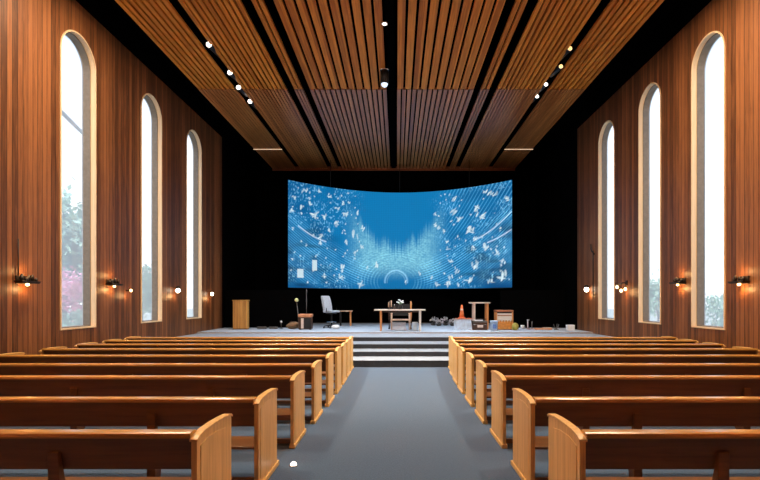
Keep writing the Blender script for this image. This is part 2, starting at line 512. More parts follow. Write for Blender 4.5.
# picture coordinates in photograph pixels of the flat picture, 224 wide and 107 high
PXc, PYc = U * 224.0, (1 - V) * 107.0
def sm(a, lo, hi):
    t = np.clip((a - lo) / (hi - lo), 0, 1)
    return t * t * (3 - 2 * t)
def lin(c):
    c = np.array(c) / 255.0
    return np.where(c <= 0.04045, c / 12.92, ((c + 0.055) / 1.055) ** 2.4)
cx0, cy0 = 108.0, 99.0
dx, dy = PXc - cx0, PYc - cy0
rad = np.sqrt((dx / 1.35) ** 2 + dy ** 2)
base_d, base_m, base_l = lin((6, 78, 134)), lin((12, 124, 186)), lin((140, 215, 236))
deep = sm(np.abs(dx), 35, 110) * 0.55 + sm(PYc, 70, 107) * 0.25
low = np.interp(np.linspace(0, 1, 24), np.linspace(0, 1, 24), rng.random(24))
def vnoise(x, y, seed):
    r = np.random.default_rng(seed); g = r.random((64, 64))
    xi, yi = np.floor(x).astype(int), np.floor(y).astype(int)
    fx, fy = x - xi, y - yi
    fx, fy = fx * fx * (3 - 2 * fx), fy * fy * (3 - 2 * fy)
    q = lambda i, j: g[j % 64, i % 64]
    return (q(xi, yi) * (1 - fx) + q(xi + 1, yi) * fx) * (1 - fy) + (q(xi, yi + 1) * (1 - fx) + q(xi + 1, yi + 1) * fx) * fy
deep = np.clip(deep + (vnoise(PXc / 14, PYc / 9, 1) - 0.5) * 0.5 * sm(np.abs(dx), 20, 70), 0, 1)
img = base_m[None, None] * (1 - deep[..., None]) + base_d[None, None] * deep[..., None]
# pale glow with sparkle, edge rising to both sides like a bowl
edge = 62 - (np.abs(dx) / 34.0) ** 2 * 20
ragged = (vnoise(PXc / 0.9, PYc * 0 + 3, 5) - 0.5) * 12 + (vnoise(PXc / 5, PYc * 0 + 9, 6) - 0.5) * 4
glow = sm(PYc - (edge + ragged), -8, 12) * (1 - sm(np.abs(dx), 26, 60)) * (1 - sm(PYc, 78, 100))
spark = 0.35 + 0.65 * vnoise(PXc * 0.9, PYc * 0.9, 8)
img += (glow * spark * 1.0)[..., None] * (base_l - base_m)[None, None]
# concentric rings of light dots around the bottom centre
rings = np.clip(np.cos(rad * 2 * PI / 2.6), 0, 1) ** 1.5 * vnoise(PXc / 7, PYc / 5, 33) * 1.6
rmask = sm(rad, 12, 18) * (1 - sm(rad, 30, 48)) * sm(PYc, 40, 62)
dots = 0.45 + 0.55 * vnoise(np.arctan2(dy, dx) * 40, rad * 0.3, 4)
img += (rings * rmask * dots * 0.30)[..., None] * (lin((150, 225, 245)) - base_d)[None, None]
# bowl-shaped dotted lines sweeping up both flanks
lev = PYc + 0.0046 * dx ** 2 + 1.5 * vnoise(PXc / 30, PYc / 30, 41)
bowl = np.clip(np.cos(lev * 2 * PI / 2.7), 0, 1) ** 1.6
bmask = sm(np.abs(dx), 18, 40) * sm(lev, 74, 92) * (1 - sm(PYc, 96, 106))
img += (bowl * bmask * (0.15 + 0.85 * vnoise(PXc / 8, lev / 5, 12)) * 0.85)[..., None] * lin((130, 215, 245))[None, None]
# steep hatching in the upper right
hat = np.clip(np.cos((PXc * 0.86 + PYc * 0.51 + 0.002 * (PYc - 20) ** 2) * 2 * PI / 3.1), 0, 1) ** 2
hmask = sm(dx, 40, 62) * (1 - sm(PYc, 48, 72))
img += (hat * hmask * (0.1 + 0.9 * vnoise(PXc / 10, PYc / 10, 14)) * 0.5)[..., None] * lin((130, 215, 245))[None, None]
# deep navy drifts
nav = sm(vnoise(PXc / 11 + 3, PYc / 4, 51), .45, .9) * sm(np.abs(dx), 55, 85) * sm(PYc, 30, 50)
img *= (1 - 0.42 * nav)[..., None]
# fine sparkle on both flanks
spk = sm(vnoise(PXc / 0.75, PYc / 1.5, 61), .62, .95) * sm(np.abs(dx), 30, 60) * sm(vnoise(PXc / 12, PYc / 12, 62), .25, .7)
img += (spk * 0.5)[..., None] * lin((170, 230, 248))[None, None]
# arch
ring = np.exp(-((np.sqrt(dx ** 2 + dy ** 2) - 12.5) / 0.9) ** 2) * (PYc < 101)
img += (ring * 0.4)[..., None] * lin((190, 235, 250))[None, None]
ring = np.exp(-((np.sqrt(dx ** 2 + dy ** 2) - 10.0) / 0.5) ** 2) * (PYc < 101)
img += (ring * 0.2)[..., None] * lin((190, 235, 250))[None, None]
# thin bright arcs on the right
for (x0, y0, x1, y1, sag) in ((190, 57, 224, 31, 3), (203, 60, 224, 49, 1), (8, 44, 34, 58, 2)):
    t = np.clip((PXc - x0) / (x1 - x0), 0, 1)
    yy = y0 + (y1 - y0) * t + sag * np.sin(PI * t)
    img += (np.exp(-((PYc - yy) / 0.7) ** 2) * ((PXc > x0) & (PXc < x1)) * 0.55)[..., None]
# white four-pointed flakes
flk = np.zeros_like(PXc)
LEFT = [(85, 65, 1), (115, 160, 2.2), (150, 155, 1.5), (190, 180, 1.9), (225, 140, 1.9), (260, 215, 2.2), (70, 130, 1.3), (40, 150, 1.3), (290, 190, 1.4),
        (270, 130, 1.2), (225, 250, 1.6), (290, 270, 1.3), (135, 235, 1.4), (150, 390, 1.4), (212, 352, 1.9), (205, 390, 1.6), (285, 415, 2.0), (350, 340, 1.5),
        (310, 350, 1.1), (165, 75, 1.3), (130, 60, 1.0), (260, 290, 1.3), (135, 260, 1.2), (75, 70, 1.2), (200, 120, 1.0), (215, 95, 1.0), (100, 115, 1.1), (165, 210, 1.0), (50, 100, 1.0)]
RIGHT = [(145, 130, 1.3), (215, 80, 1.6), (215, 130, 2.0), (235, 160, 1.9), (275, 205, 2.6), (300, 125, 2.0), (320, 155, 1.9), (345, 75, 1.5), (145, 175, 1.4),
         (190, 245, 1.2), (195, 275, 1.3), (205, 320, 1.5), (225, 365, 1.9), (300, 340, 2.6), (330, 280, 2.0), (365, 300, 1.8), (275, 400, 2.2), (385, 390, 2.4),
         (345, 410, 1.8), (195, 410, 1.8), (150, 415, 1.4), (235, 420, 1.1), (398, 97, 1.2), (385, 335, 1.5), (295, 240, 1.4), (285, 280, 1.5), (80, 370, 1.2),
         (130, 385, 1.2), (25, 405, 1.0), (330, 65, 1.3), (365, 80, 1.3), (160, 185, 1.4), (200, 385, 1.5), (180, 200, 1.0), (300, 150, 1.2)]
spots = [(280 + x / 3.69 - 288, 170 + y / 3.69 - 181, r) for x, y, r in LEFT] + [(400 + x / 3.69 - 288, 170 + y / 3.69 - 180.5, r) for x, y, r in RIGHT]
for k in range(130):
    x = rng.choice([rng.uniform(2, 70), rng.uniform(150, 222)]); y = rng.uniform(3, 103)
    spots.append((x, y, rng.uniform(0.25, 0.65)))
for (x, y, r) in spots:
    right = x > 112
    base_rot = 0.95 if right and y < 60 else (1.35 if not right and y < 45 else 1.5)
    for j in range(max(2, int(2 + r * 2.2))):
        ox, oy = rng.normal(0, r * 0.62), rng.normal(0, r * 0.7)
        rot = base_rot + rng.normal(0, 0.25) + (PI / 2 if rng.random() < 0.18 else 0)
        ddx, ddy = PXc - x - ox, -(PYc - y - oy)
        a, c_ = ddx * math.cos(rot) + ddy * math.sin(rot), -ddx * math.sin(rot) + ddy * math.cos(rot)
        la, lb = r * rng.uniform(0.6, 1.35) + 0.35, r * rng.uniform(0.10, 0.26) + 0.28
        q = (a / la) ** 2 + (c_ / lb) ** 2
        flk = np.maximum(flk, (1 - sm(q, 0.4, 1.9)) * rng.uniform(0.35, 1.0))
for (x0, y0, w, h) in ((20.5, 78, 4.6, 11), (7.5, 88, 5.6, 9)):
    flk = np.maximum(flk, ((PXc > x0) & (PXc < x0 + w) & (PYc > y0) & (PYc < y0 + h)) * 0.8)
img = img * (1 - flk[..., None]) + flk[..., None] * lin((225, 246, 252))[None, None]
# LED module grid
img *= (1 - 0.10 * ((np.arange(NU) % 4 == 0)[None, :, None]) - 0.08 * ((np.arange(NV) % 4 == 0)[:, None, None]))
img = np.clip(img, 0, 1)

t = thing('led_screen', 'wide curved LED screen of blue light and white flakes above the stage', 'screen', (SX, SY1, SZ0))
x = (U - 0.5) * 2 * SHW
y = -(SY1 - SY0) * (np.abs(U - 0.5) * 2) ** 2
z = V * (SZ1 - SZ0)
verts = np.stack([x, y, z], -1).reshape(-1, 3)
ii = np.arange(NU * NV).reshape(NV, NU)
faces = np.stack([ii[:-1, :-1], ii[:-1, 1:], ii[1:, 1:], ii[1:, :-1]], -1).reshape(-1, 4)
me = bpy.data.meshes.new('display')
me.from_pydata(verts.tolist(), [], faces.tolist())
ca = me.color_attributes.new('picture', 'FLOAT_COLOR', 'POINT')
rgba = np.concatenate([img.reshape(-1, 3), np.ones((NU * NV, 1))], 1).astype(np.float32)
ca.data.foreach_set('color', rgba.ravel())
me.polygons.foreach_set('use_smooth', [True] * len(me.polygons))
m, nt, N, L, B = new_mat('led_display')
B.inputs['Base Color'].default_value = (0.004, 0.004, 0.005, 1)
B.inputs['Roughness'].default_value = 0.6
B.inputs['Specular IOR Level'].default_value = 0.1
at_ = N.new('ShaderNodeAttribute'); at_.attribute_name = 'picture'
L.new(at_.outputs['Color'], B.inputs['Emission Color'])
B.inputs['Emission Strength'].default_value = 1.0
me.materials.append(m)
o = bpy.data.objects.new('display', me); COL.objects.link(o); o.parent = t
b = MB(); nseg = 40
H = SZ1 - SZ0
for k in range(nseg):
    u0, u1 = k / nseg, (k + 1) / nseg
    xa, xb = (u0 - .5) * 2 * SHW, (u1 - .5) * 2 * SHW
    ya, yb = [-(SY1 - SY0) * (abs(u - .5) * 2) ** 2 + 0.03 for u in (u0, u1)]
    v = [(xa, ya, -.02), (xb, yb, -.02), (xb, yb, H + .02), (xa, ya, H + .02), (xa, ya + .1, -.02), (xb, yb + .1, -.02), (xb, yb + .1, H + .02), (xa, ya + .1, H + .02)]
    f = [(0, 1, 2, 3), (7, 6, 5, 4), (0, 4, 5, 1), (3, 2, 6, 7)]
    if k == 0: f.append((0, 3, 7, 4))
    if k == nseg - 1: f.append((1, 5, 6, 2))
    b.add(v, f)
b.build('housing', M['black_metal'], t)
for xx in (-3.4, 0, 3.4):
    yy = -(SY1 - SY0) * (abs(xx) / SHW) ** 2
    MB().tube([(xx, yy + .09, H), (xx, yy + .09, Z_BLACK - SZ0)], 0.015, 6).build('hanger', M['black_metal'], t)

# ------------------------------------------------------------------ ceiling lights
SPOT_E = 1050
def spot(px, py, name, label, mat, size=0.095, length=0.9, group='spotlights in the ceiling channels', aim=(0, 11.0, 0)):
    Y = (ZT - 0.0 - CZ) * F / (VY - py)
    p = at(px, py, Y)
    t = thing(name, label, 'spotlight', p, 0, group)
    MB().tube([(0, 0.02, 0), (0, length, 0.16)], size, 16).build('body', M['black_metal'], t, 0.01)
    MB().tube([(0, -0.0, -0.004), (0, 0.019, 0.0)], size * 0.96, 16).build('rim', M['chrome'], t)
    v = MB(); v.ball((0, 0, -0.01), size * 0.8, 14, 8, (1, 0.35, 1)); v.build('lens', mat, t)
    lmp = bpy.data.lights.new('spot_lamp', 'SPOT'); lmp.energy = SPOT_E; lmp.color = (1.0, .86, .68); lmp.spot_size = math.radians(46); lmp.spot_blend = .8; lmp.shadow_soft_size = .08
    lo = bpy.data.objects.new('spot_lamp', lmp); COL.objects.link(lo); lo.parent = t
    d = Vector(aim) - p
    lo.location = d.normalized() * .16; lo.rotation_euler = d.to_track_quat('-Z', 'Y').to_euler()
    MB().box(-0.02, 0.02, length * .5 - 0.02, length * .5 + .02, 0.1, Z_BLACK - p.z).build('bracket', M['black_metal'], t)
    return t
SL = ['foremost white spotlight in the left ceiling channel, closest to the pews', 'second white spotlight in the left ceiling channel', 'third white spotlight in the left ceiling channel', 'farthest white spotlight in the left ceiling channel, closest to the screen']
for (px, py), lab in zip(((209, 44), (230, 72), (238.5, 87), (250, 101)), SL):
    spot(px, py, 'ceiling_spotlight', lab, M['lens'])
SR = ['dim amber spotlight in the right ceiling channel, closest to the pews', 'bright amber spotlight in the right ceiling channel', 'upper white spotlight in the right ceiling channel', 'farthest white spotlight in the right ceiling channel']
for (px, py, mt), lab in zip(((570, 48, 'lens_amber'), (561, 66, 'lens_amber'), (546, 84, 'lens'), (537, 96, 'lens')), SR):
    spot(px, py, 'ceiling_spotlight', lab, M[mt], 0.075)
p = at(384.5, 70, 14.34)
t = thing('pendant_spotlight', 'black cylinder spotlight with bluish lens at the central ceiling beam', 'spotlight', (p.x, p.y, ZT - 0.46))
MB().lathe([(0.10, 0.02), (0.125, 0.03), (0.125, 0.40), (0.11, 0.42)], 24).build('body', M['black_metal'], t)
MB().lathe([(0.14, 0.421), (0.14, 0.45), (0.05, 0.459)], 24).build('ceiling_plate', M['chrome'], t)
v = MB(); v.ball((0, -0.01, 0.02), 0.10, 16, 10); v.build('lens', M['lens_cool'], t)
p = at(384.5, 22, 11.9)
t = thing('ceiling_downlight', 'tiny round white downlight beside the central ceiling beam', 'spotlight', (p.x, p.y, ZT - 0.055))
MB().lathe([(0.07, 0.0), (0.08, 0.01), (0.08, 0.034)], 20).build('bezel', M['chrome'], t)
MB().lathe([(0.001, -0.006), (0.06, -0.002), (0.062, 0.002)], 20).build('lens', M['lens'], t)
# centre beam in the middle channel
structure(MB().box(CX - 0.11, CX + 0.11, YR, Y_END, ZT - 0.0, Z_BLACK).build('trim_1', M['black']), 'black beam along the middle of the ceiling')

# ------------------------------------------------------------------ wall sconces
def ledge_sconce(px, py, X, length, label, group):
    s = 1 if X < 0 else -1                      # direction into the room
    Y = abs(X + s * 0.1) * F / abs(px - VX)
    z = CZ + (VY - py) * Y / F
    t = thing('wall_sconce', label, 'wall light', (X, Y, z), 0, group)
    q = lambda a: sorted((0, s * a))
    a, c = q(0.03); MB().box(a, c, -length * .35, length * .35, -0.06, 0.10).build('back_plate', M['dark_bronze'], t, 0.006)
    a, c = sorted((s * 0.03, s * 0.20)); MB().prism([(-length / 2, 0.0), (length / 2, 0.0), (length * .42, -0.05), (-length * .42, -0.05)], a, c).build('ledge', M['dark_bronze'], t, 0.006)
    b = MB(); rd = random.Random(int(px))
    for k in range(7):
        yy = -length * .36 + k * length * .12
        h = rd.uniform(0.05, 0.13)
        b.lathe([(0.028, 0.0), (0.034, h * .6), (0.022, h), (0.002, h + .012)], 10, M=Matrix.Translation((s * rd.uniform(.08, .15), yy, 0.0)))
    b.build('ornament', M['dark_bronze'], t)
    b = MB(); b.ball((s * 0.11, 0, -0.07), 0.03, 14, 9, (1, 1.5, 1.0)); b.build('bulb', M['bulb'], t)
    L_ = bpy.data.lights.new('sconce_light', 'POINT'); L_.energy = SC_E; L_.color = (1.0, 0.52, 0.18); L_.shadow_soft_size = 0.05
    lo = bpy.data.objects.new('sconce_light', L_); COL.objects.link(lo); lo.parent = t; lo.location = (s * 0.13, 0, -0.17)
    L_ = bpy.data.lights.new('sconce_uplight', 'POINT'); L_.energy = SC_E * .6; L_.color = (1.0, 0.52, 0.18); L_.shadow_soft_size = 0.05
    lo = bpy.data.objects.new('sconce_uplight', L_); COL.objects.link(lo); lo.parent = t; lo.location = (s * 0.15, 0, 0.2)
    return t
def bulb_sconce(px, py, X, label, r=0.075, cap=True, mat='bulb_white', e=6, group=None):
    s = 1 if X < 0 else -1
    Y = abs(X + s * 0.14) * F / abs(px - VX)
    z = CZ + (VY - py) * Y / F
    t = thing('globe_sconce', label, 'wall light', (X, Y, z), 0, group)
    b = MB(); b.ball((s * 0.14, 0, 0), r, 18, 12, (1, 1, 1.12)); b.build('bulb', M[mat], t)
    if cap:
        MB().lathe([(r * .75, r * .9), (r * .85, r * 1.0), (r * .8, r * 1.9), (r * .3, r * 2.1)], 18, M=Matrix.Translation((s * 0.14, 0, 0))).build('cap', M['dark_bronze'], t)
        a, c = sorted((0, s * 0.14)); MB().box(a, c, -0.02, 0.02, r * 1.4, r * 1.7).build('arm', M['dark_bronze'], t)
    else:
        a, c = sorted((0, s * 0.14)); MB().box(a, c, -0.015, 0.015, -0.015, 0.015).build('arm', M['dark_bronze'], t)
    L_ = bpy.data.lights.new('globe_light', 'POINT'); L_.energy = e; L_.color = (1.0, 0.55, 0.22); L_.shadow_soft_size = 0.08
    lo = bpy.data.objects.new('globe_light', L_); COL.objects.link(lo); lo.parent = t; lo.location = (s * 0.14, 0, -r * 1.3 - .1)
    return t
SC_E = 6
GL = 'wall sconces along the board walls'
t = ledge_sconce(27, 281, XL, 0.5, 'dark ledge sconce on left wall, before the window with pink shrub', GL)
MB().tube([(0.03, -0.13, 0.1), (0.03, -0.13, 0.82)], 0.012, 8).build('conduit', M['dark_bronze'], t)
ledge_sconce(114, 283.5, XL, 0.5, 'dark ledge sconce on left wall between first and middle windows', GL)
bulb_sconce(131, 290.5, XL, 'tiny bare amber bulb on left wall close to the middle window', 0.035, False, 'bulb', 4, GL)
bulb_sconce(178, 290.5, XL, 'globe sconce with dark cap on left wall between middle and stage windows', 0.07, True, 'bulb_white', 6, GL)
bulb_sconce(212, 294, XL, 'small capless white lamp on left wall between last window and stage', 0.06, False, 'bulb_white', 5, GL)
ledge_sconce(739.5, 281, XR, 0.45, 'dark ledge sconce on right wall, outermost, beyond the widest window', GL)
ledge_sconce(678, 282, XR, 0.5, 'dark ledge sconce on right wall between widest and middle windows', GL)
bulb_sconce(586.5, 289.5, XR, 'globe sconce with dark cap on right wall next to the black stage opening', 0.085, True, 'bulb_white', 6, GL)
# three bulb bracket
Y = 7.1 * F / (622 - VX); z = CZ + (VY - 283) * Y / F
t = thing('bracket_sconce', 'dark bracket sconce with three small bulbs on right wall between far windows', 'wall light', (XR, Y, z), 0, GL)
MB().box(-0.025, 0, -0.06, 0.06, -0.08, 0.08).build('back_plate', M['dark_bronze'], t, 0.005)
MB().box(-0.15, -0.025, -0.02, 0.02, -0.02, 0.02).build('arm', M['dark_bronze'], t)
MB().tube([(-0.15, -0.33, 0.0), (-0.15, 0.36, -0.03)], 0.018, 8).build('crossbar', M['dark_bronze'], t)
for yy, zz in ((0.34, -0.12), (0.06, -0.24), (-0.22, -0.20)):
    MB().tube([(-0.15, yy, -0.01), (-0.15, yy, zz + 0.05)], 0.008, 6).build('drop_cord', M['dark_bronze'], t)
    b = MB(); b.ball((-0.15, yy, zz), 0.045, 12, 9, (1, 1, 1.2)); b.build('bulb', M['bulb'], t)
L_ = bpy.data.lights.new('bracket_light', 'POINT'); L_.energy = 7; L_.color = (1, .52, .2); L_.shadow_soft_size = .1
lo = bpy.data.objects.new('bracket_light', L_); COL.objects.link(lo); lo.parent = t; lo.location = (-0.22, 0, -0.3)
# tall wall rod beside the last right window
Y = 17.62; t = thing('wall_rod', 'slim dark upright rod with hooked top on right wall beside the last window', 'wall bracket', (XR, Y, 1.9))
MB().tube([(-0.05, 0, 0), (-0.05, 0, 1.75)], 0.018, 8).build('rod', M['dark_bronze'], t)
MB().tube([(-0.05, 0, 1.68), (-0.06, 0.10, 1.74), (-0.06, 0.17, 1.82), (-0.06, 0.18, 2.0)], 0.026, 8).build('hook', M['black_metal'], t)
for zz in (0.1, 1.6):
    MB().box(-0.05, 0, -0.03, 0.03, zz, zz + 0.05).build('clip', M['dark_bronze'], t)

# low black flats closing the stage at both sides
for x0, x1, lab in ((XL + .02, -3.85, 'low matt black stage flat behind the podium and amplifier'), (4.45, XR - .02, 'low matt black stage flat behind the organ and white mug')):
    t = thing('stage_flat', lab, 'stage flat', ((x0 + x1) / 2, 20.62, 0.65))
    w_ = (x1 - x0) / 2
    MB().box(-w_, w_, 0, .03, 0, 1.62).build('board', M['black'], t)
    for xx in (-w_ * .7, w_ * .7):
        MB().prism([(.031, 0), (.5, 0), (.031, 1.1)], xx - .02, xx + .02).build('brace', M['black'], t)
# ------------------------------------------------------------------ things on the stage
def on_stage(px, Y):
    return ((px - VX) * Y / F, Y, PZ)

t = thing('podium', 'tall narrow plank podium standing on the stage near left wall', 'podium', on_stage(240, 19.4))
MB().box(-.29, .29, 0, .26, 0.03, 1.15).build('body', M['oak'], t, 0.01)
MB().box(-.31, .31, -.02, .28, 1.151, 1.19).build('top', M['oak'], t, 0.006)
MB().box(-.30, .30, -.01, .27, 0, 0.029).build('plinth', M['dark_wood'], t)

def cable_coil(px, Y, R, label, seed):
    rd = random.Random(seed); pts = []
    for k in range(70):
        a = k / 70 * 2 * PI * 4
        pts.append(((R + rd.uniform(-.03, .03)) * math.cos(a), (R * .8 + rd.uniform(-.03, .03)) * math.sin(a), 0.014 + 0.02 * (k / 70 * 4) + rd.uniform(0, .012)))
    b = MB(); b.tube(pts, 0.014, 6)
    o = b.build('cable_coil', M['cable'], None, loc=on_stage(px, Y))
    tag(o, label, 'cable', 'coiled cables on the stage')
cable_coil(262, 19.6, 0.17, 'loose coil of grey cable on the stage close to the podium', 3)
cable_coil(273.5, 19.6, 0.15, 'loose coil of grey cable on the stage beside the tiny microphone', 4)

t = thing('desk_microphone', 'tiny microphone on short stand between cable coil and brown bag', 'microphone', on_stage(281.2, 19.8))
MB().lathe([(0.09, 0), (0.09, .015), (.03, .03)], 18).build('base', M['black_metal'], t)
MB().tube([(0, 0, .03), (0, 0, .25)], .012, 8).build('stem', M['cable'], t)
b = MB(); b.ball((0, 0, .29), .05, 14, 10); b.build('head', M['silver'], t)

t = thing('globe_lamp', 'slim stage lamp with pale yellow globe standing behind the brown bag', 'lamp', on_stage(299, 20.3))
MB().lathe([(.13, 0), (.13, .02), (.03, .045)], 20).build('base', M['black_metal'], t)
MB().tube([(0, 0, .04), (-.04, 0, .6), (-.10, 0, 1.1)], .022, 8).build('pole', M['cable'], t)
b = MB(); b.ball((-.105, 0, 1.19), .085, 18, 12); b.build('globe', M['yellow_ball'], t)

rd = random.Random(5)
t = thing('slumped_bag', 'brown cloth bag slumped against the amplifier', 'bag', on_stage(291.5, 19.75))
b = MB(); b.ball((0.05, 0, .14), .22, 20, 14, (1.25, .8, .64), .05, rd)
b.v = [(x, y, max(0, z + x * .18 * (z > .1))) for x, y, z in b.v]
b.build('sack', M['brown_cloth'], t)
MB().tube([(-.12, -.05, .2), (-.02, -.08, .31), (.1, -.06, .3), (.16, -.04, .24)], .014, 8).build('strap', M['dark_wood'], t)

t = thing('guitar_amplifier', 'dark amplifier box with tan leather top beside the brown bag', 'amplifier', on_stage(304.8, 19.2))
MB().box(-.26, .26, 0, .36, 0.02, .50).build('cabinet', M['dark_wood'], t, .012)
MB().box(-.02, .24, -.012, -.001, .05, .46).build('speaker_grille', M['speaker_cloth'], t)
MB().box(-.15, -.05, -.012, -.001, .05, .46).build('cream_strip', M['cream'], t)
MB().box(-.275, .275, -.015, .375, .501, .63).build('padded_top', M['leather'], t, .03, 3)
for sx in (-.2, .2):
    MB().box(sx - .03, sx + .03, .05, .3, 0, .02).build('foot', M['black_metal'], t)

t = thing('microphone_stand', 'very thin dark stand rising behind the amplifier', 'stand', on_stage(306.5, 20.0))
for a in range(3):
    MB().tube([(0, 0, .12), (.2 * math.cos(a * 2.1 + 1.5), .2 * math.sin(a * 2.1 + 1.5), .01)], .008, 6).build('leg', M['cable'], t)
MB().tube([(0, 0, .1), (0, 0, 1.66)], .011, 8).build('pole', M['cable'], t)

# chair
t = thing('swivel_chair', 'pale grey high seat swivel chair left of the centre table', 'chair', on_stage(331.5, 20.4), math.radians(-38))
MB().prism([(-.24, .66), (.24, .66), (.27, .70), (.25, .75), (-.25, .75), (-.27, .70)], -.25, .25, 'y').build('seat', M['chair_grey'], t, .02, 3)
prof = [(-.26, .72), (-.17, .74), (-.19, .95), (-.27, 1.2), (-.34, 1.36), (-.41, 1.38), (-.43, 1.33), (-.36, 1.05), (-.30, .84)]
MB().prism(prof, -.23, .23, 'y').build('backrest', M['chair_grey'], t, .025, 3)
MB().tube([(0, 0, .10), (0, 0, .65)], .035, 12).build('column', M['black_metal'], t)
MB().box(-.18, .18, -.16, .16, .60, .655).build('mechanism', M['black_metal'], t, .01)
for k in range(5):
    a = k * 2 * PI / 5 + .3
    e = (.32 * math.cos(a), .32 * math.sin(a))
    l = MB().tube([(0, 0, .13), (e[0], e[1], .085)], [.03, .02], 8).build('leg', M['black_metal'], t)
    MB().lathe([(.005, -.02), (.036, -.018), (.036, .018), (.005, .02)], 14, M=Matrix.Translation((e[0], e[1], .037)) @ Matrix.Rotation(PI / 2, 4, 'X')).build('caster', M['black_metal'], l)
pts = [(.2 * math.cos(a * PI / 8), .2 * math.sin(a * PI / 8), .26) for a in range(17)]
MB().tube(pts, .017, 8).build('foot_ring', M['chrome'], t)
for s in (-1, 1):
    MB().tube([(-.05, s * .25, .68), (0, s * .3, .78), (.0, s * .3, .86)], .018, 8).build('arm_post', M['black_metal'], t)
t2 = thing('side_table', 'small side table with orange leg right of the grey swivel chair', 'table', on_stage(345.3, 22.2))
MB().box(-.33, .33, -.2, .2, .665, .71).build('tabletop', M['pink_wood'], t2, .006)
for sx in (-.22, .25):
    for sy in (-.15, .15):
        MB().box(sx - .025, sx + .025, sy - .025, sy + .025, 0, .664).build('leg', M['orange_wood' if sx > 0 else 'black_metal'], t2, .004)

# white bag under the chair
rd = random.Random(8)
b = MB(); b.ball((0, 0, .085), .12, 14, 10, (1.5, .9, .72), .1, rd); b.v = [(x, y, max(0, z)) for x, y, z in b.v]
tag(b.build('crumpled_bag', M['white'], None, loc=on_stage(335.5, 19.75)), 'crumpled white bag on the stage at the foot of the swivel chair', 'bag')

# centre table
t = thing('communion_table', 'long pale topped table with slim legs at the middle of the stage', 'table', on_stage(399.8, 18.2))
MB().box(-.975, .975, -.02, .62, .785, .832).build('tabletop', M['table_pale'], t, .006)
for sx, mm in ((-.725, 'orange_wood'), (.78, 'white_wood')):
    for sy in (.05, .55):
        MB().box(sx - .032, sx + .032, sy - .032, sy + .032, 0, .784).build('leg', M[mm], t, .004)
MB().box(-.72, .78, .57, .595, .70, .784).build('apron', M['dark_wood'], t)
# chair behind the table
t = thing('wooden_armchair', 'tall wooden armchair with two posts pushed behind the centre table', 'chair', on_stage(399.5, 19.15))
for sx, mm in ((-.42, 'dark_wood'), (.47, 'orange_wood')):  # light on the right post is put into its wood colour
    MB().tube([(sx, .42, 0), (sx, .42, .5), (sx, .44, 1.10), (sx, .45, 1.14)], [.035, .035, .032, .015], 10).build('back_post', M[mm], t)
for sx in (-.32, .40):
    MB().tube([(sx, 0, 0), (sx, 0, .62)], .034, 10).build('front_leg', M['pink_wood'], t)
    MB().box(sx - .04, sx + .04, -.04, .40, .621, .66).build('armrest', M['pink_wood'], t, .01)
MB().box(-.36, .42, .0, .42, .36, .42).build('seat', M['pink_wood'], t, .015)
MB().box(-.39, .44, .41, .45, .55, 1.02).build('back_panel', M['speaker_cloth'], t, .01)
t = thing('storage_box', 'white storage box under the wooden armchair', 'box', on_stage(399, 19.2))
MB().box(-.27, .27, .02, .36, 0, .26).build('body', M['white'], t, .015)
MB().box(-.28, .28, .01, .37, .261, .30).build('lid', M['white'], t, .01)
t = thing('plastic_bin', 'pale bluish plastic bin under the right end of the centre table', 'bin', on_stage(415, 18.55))
MB().prism([(-.08, 0), (.08, 0), (.1, .31), (-.1, .31)], 0, .2, 'y').build('body', M['pale_blue'], t, .01)
MB().box(-.11, .11, -.01, .21, .311, .33).build('rim', M['white'], t, .004)

TT = PZ + .832
t = thing('flower_vase', 'dark vase of white flowers on the centre table', 'vase', ((400.5 - VX) * 18.45 / F, 18.45, TT))
MB().lathe([(.06, 0), (.09, .06), (.08, .13), (.04, .17), (.05, .19)], 20).build('vase', M['black_metal'], t)
rd = random.Random(4); st_ = MB(); fl_ = MB()
for k in range(11):
    a, r = k / 11 * 2 * PI, rd.uniform(.05, .17)
    e = (r * math.cos(a) * 1.1, r * math.sin(a) * .7, rd.uniform(.24, .37))
    st_.tube([(0, 0, .17), (e[0] * .6, e[1] * .6, .22), e], .005, 5)
    for j in range(6):
        q = j / 6 * 2 * PI
        fl_.ball((e[0] + .022 * math.cos(q), e[1] + .022 * math.sin(q), e[2] + .004 * (j % 2)), .019, 8, 6)
st_.build('stems', M['leaf'], t); fl_.build('blossoms', M['white'], t)
for px, h, lab in ((388.6, .26, 'shorter slender pink candle in holder at left end of centre table'), (391.3, .33, 'taller slender pink candle in holder on the centre table')):
    t = thing('candlestick', lab, 'candle', ((px - VX) * 18.35 / F, 18.35, TT), 0, 'candles on the centre table')
    MB().lathe([(.045, 0), (.045, .01), (.014, .025), (.014, .07), (.026, .09)], 16).build('holder', M['dark_bronze'], t)
    MB().lathe([(.018, .091), (.018, h), (.003, h + .008)], 14).build('candle', M['pink_wood'], t)
    MB().tube([(0, 0, h + .006), (.002, 0, h + .022)], .003, 5).build('wick', M['black_metal'], t)
t = thing('small_bottle', 'little dark bottle beside the vase on the centre table', 'bottle', ((394.5 - VX) * 18.4 / F, 18.4, TT))
MB().lathe([(.03, 0), (.032, .09), (.012, .13), (.012, .16)], 14).build('body', M['dark_wood'], t)
MB().lathe([(.014, .161), (.014, .18)], 12).build('cap', M['silver'], t)

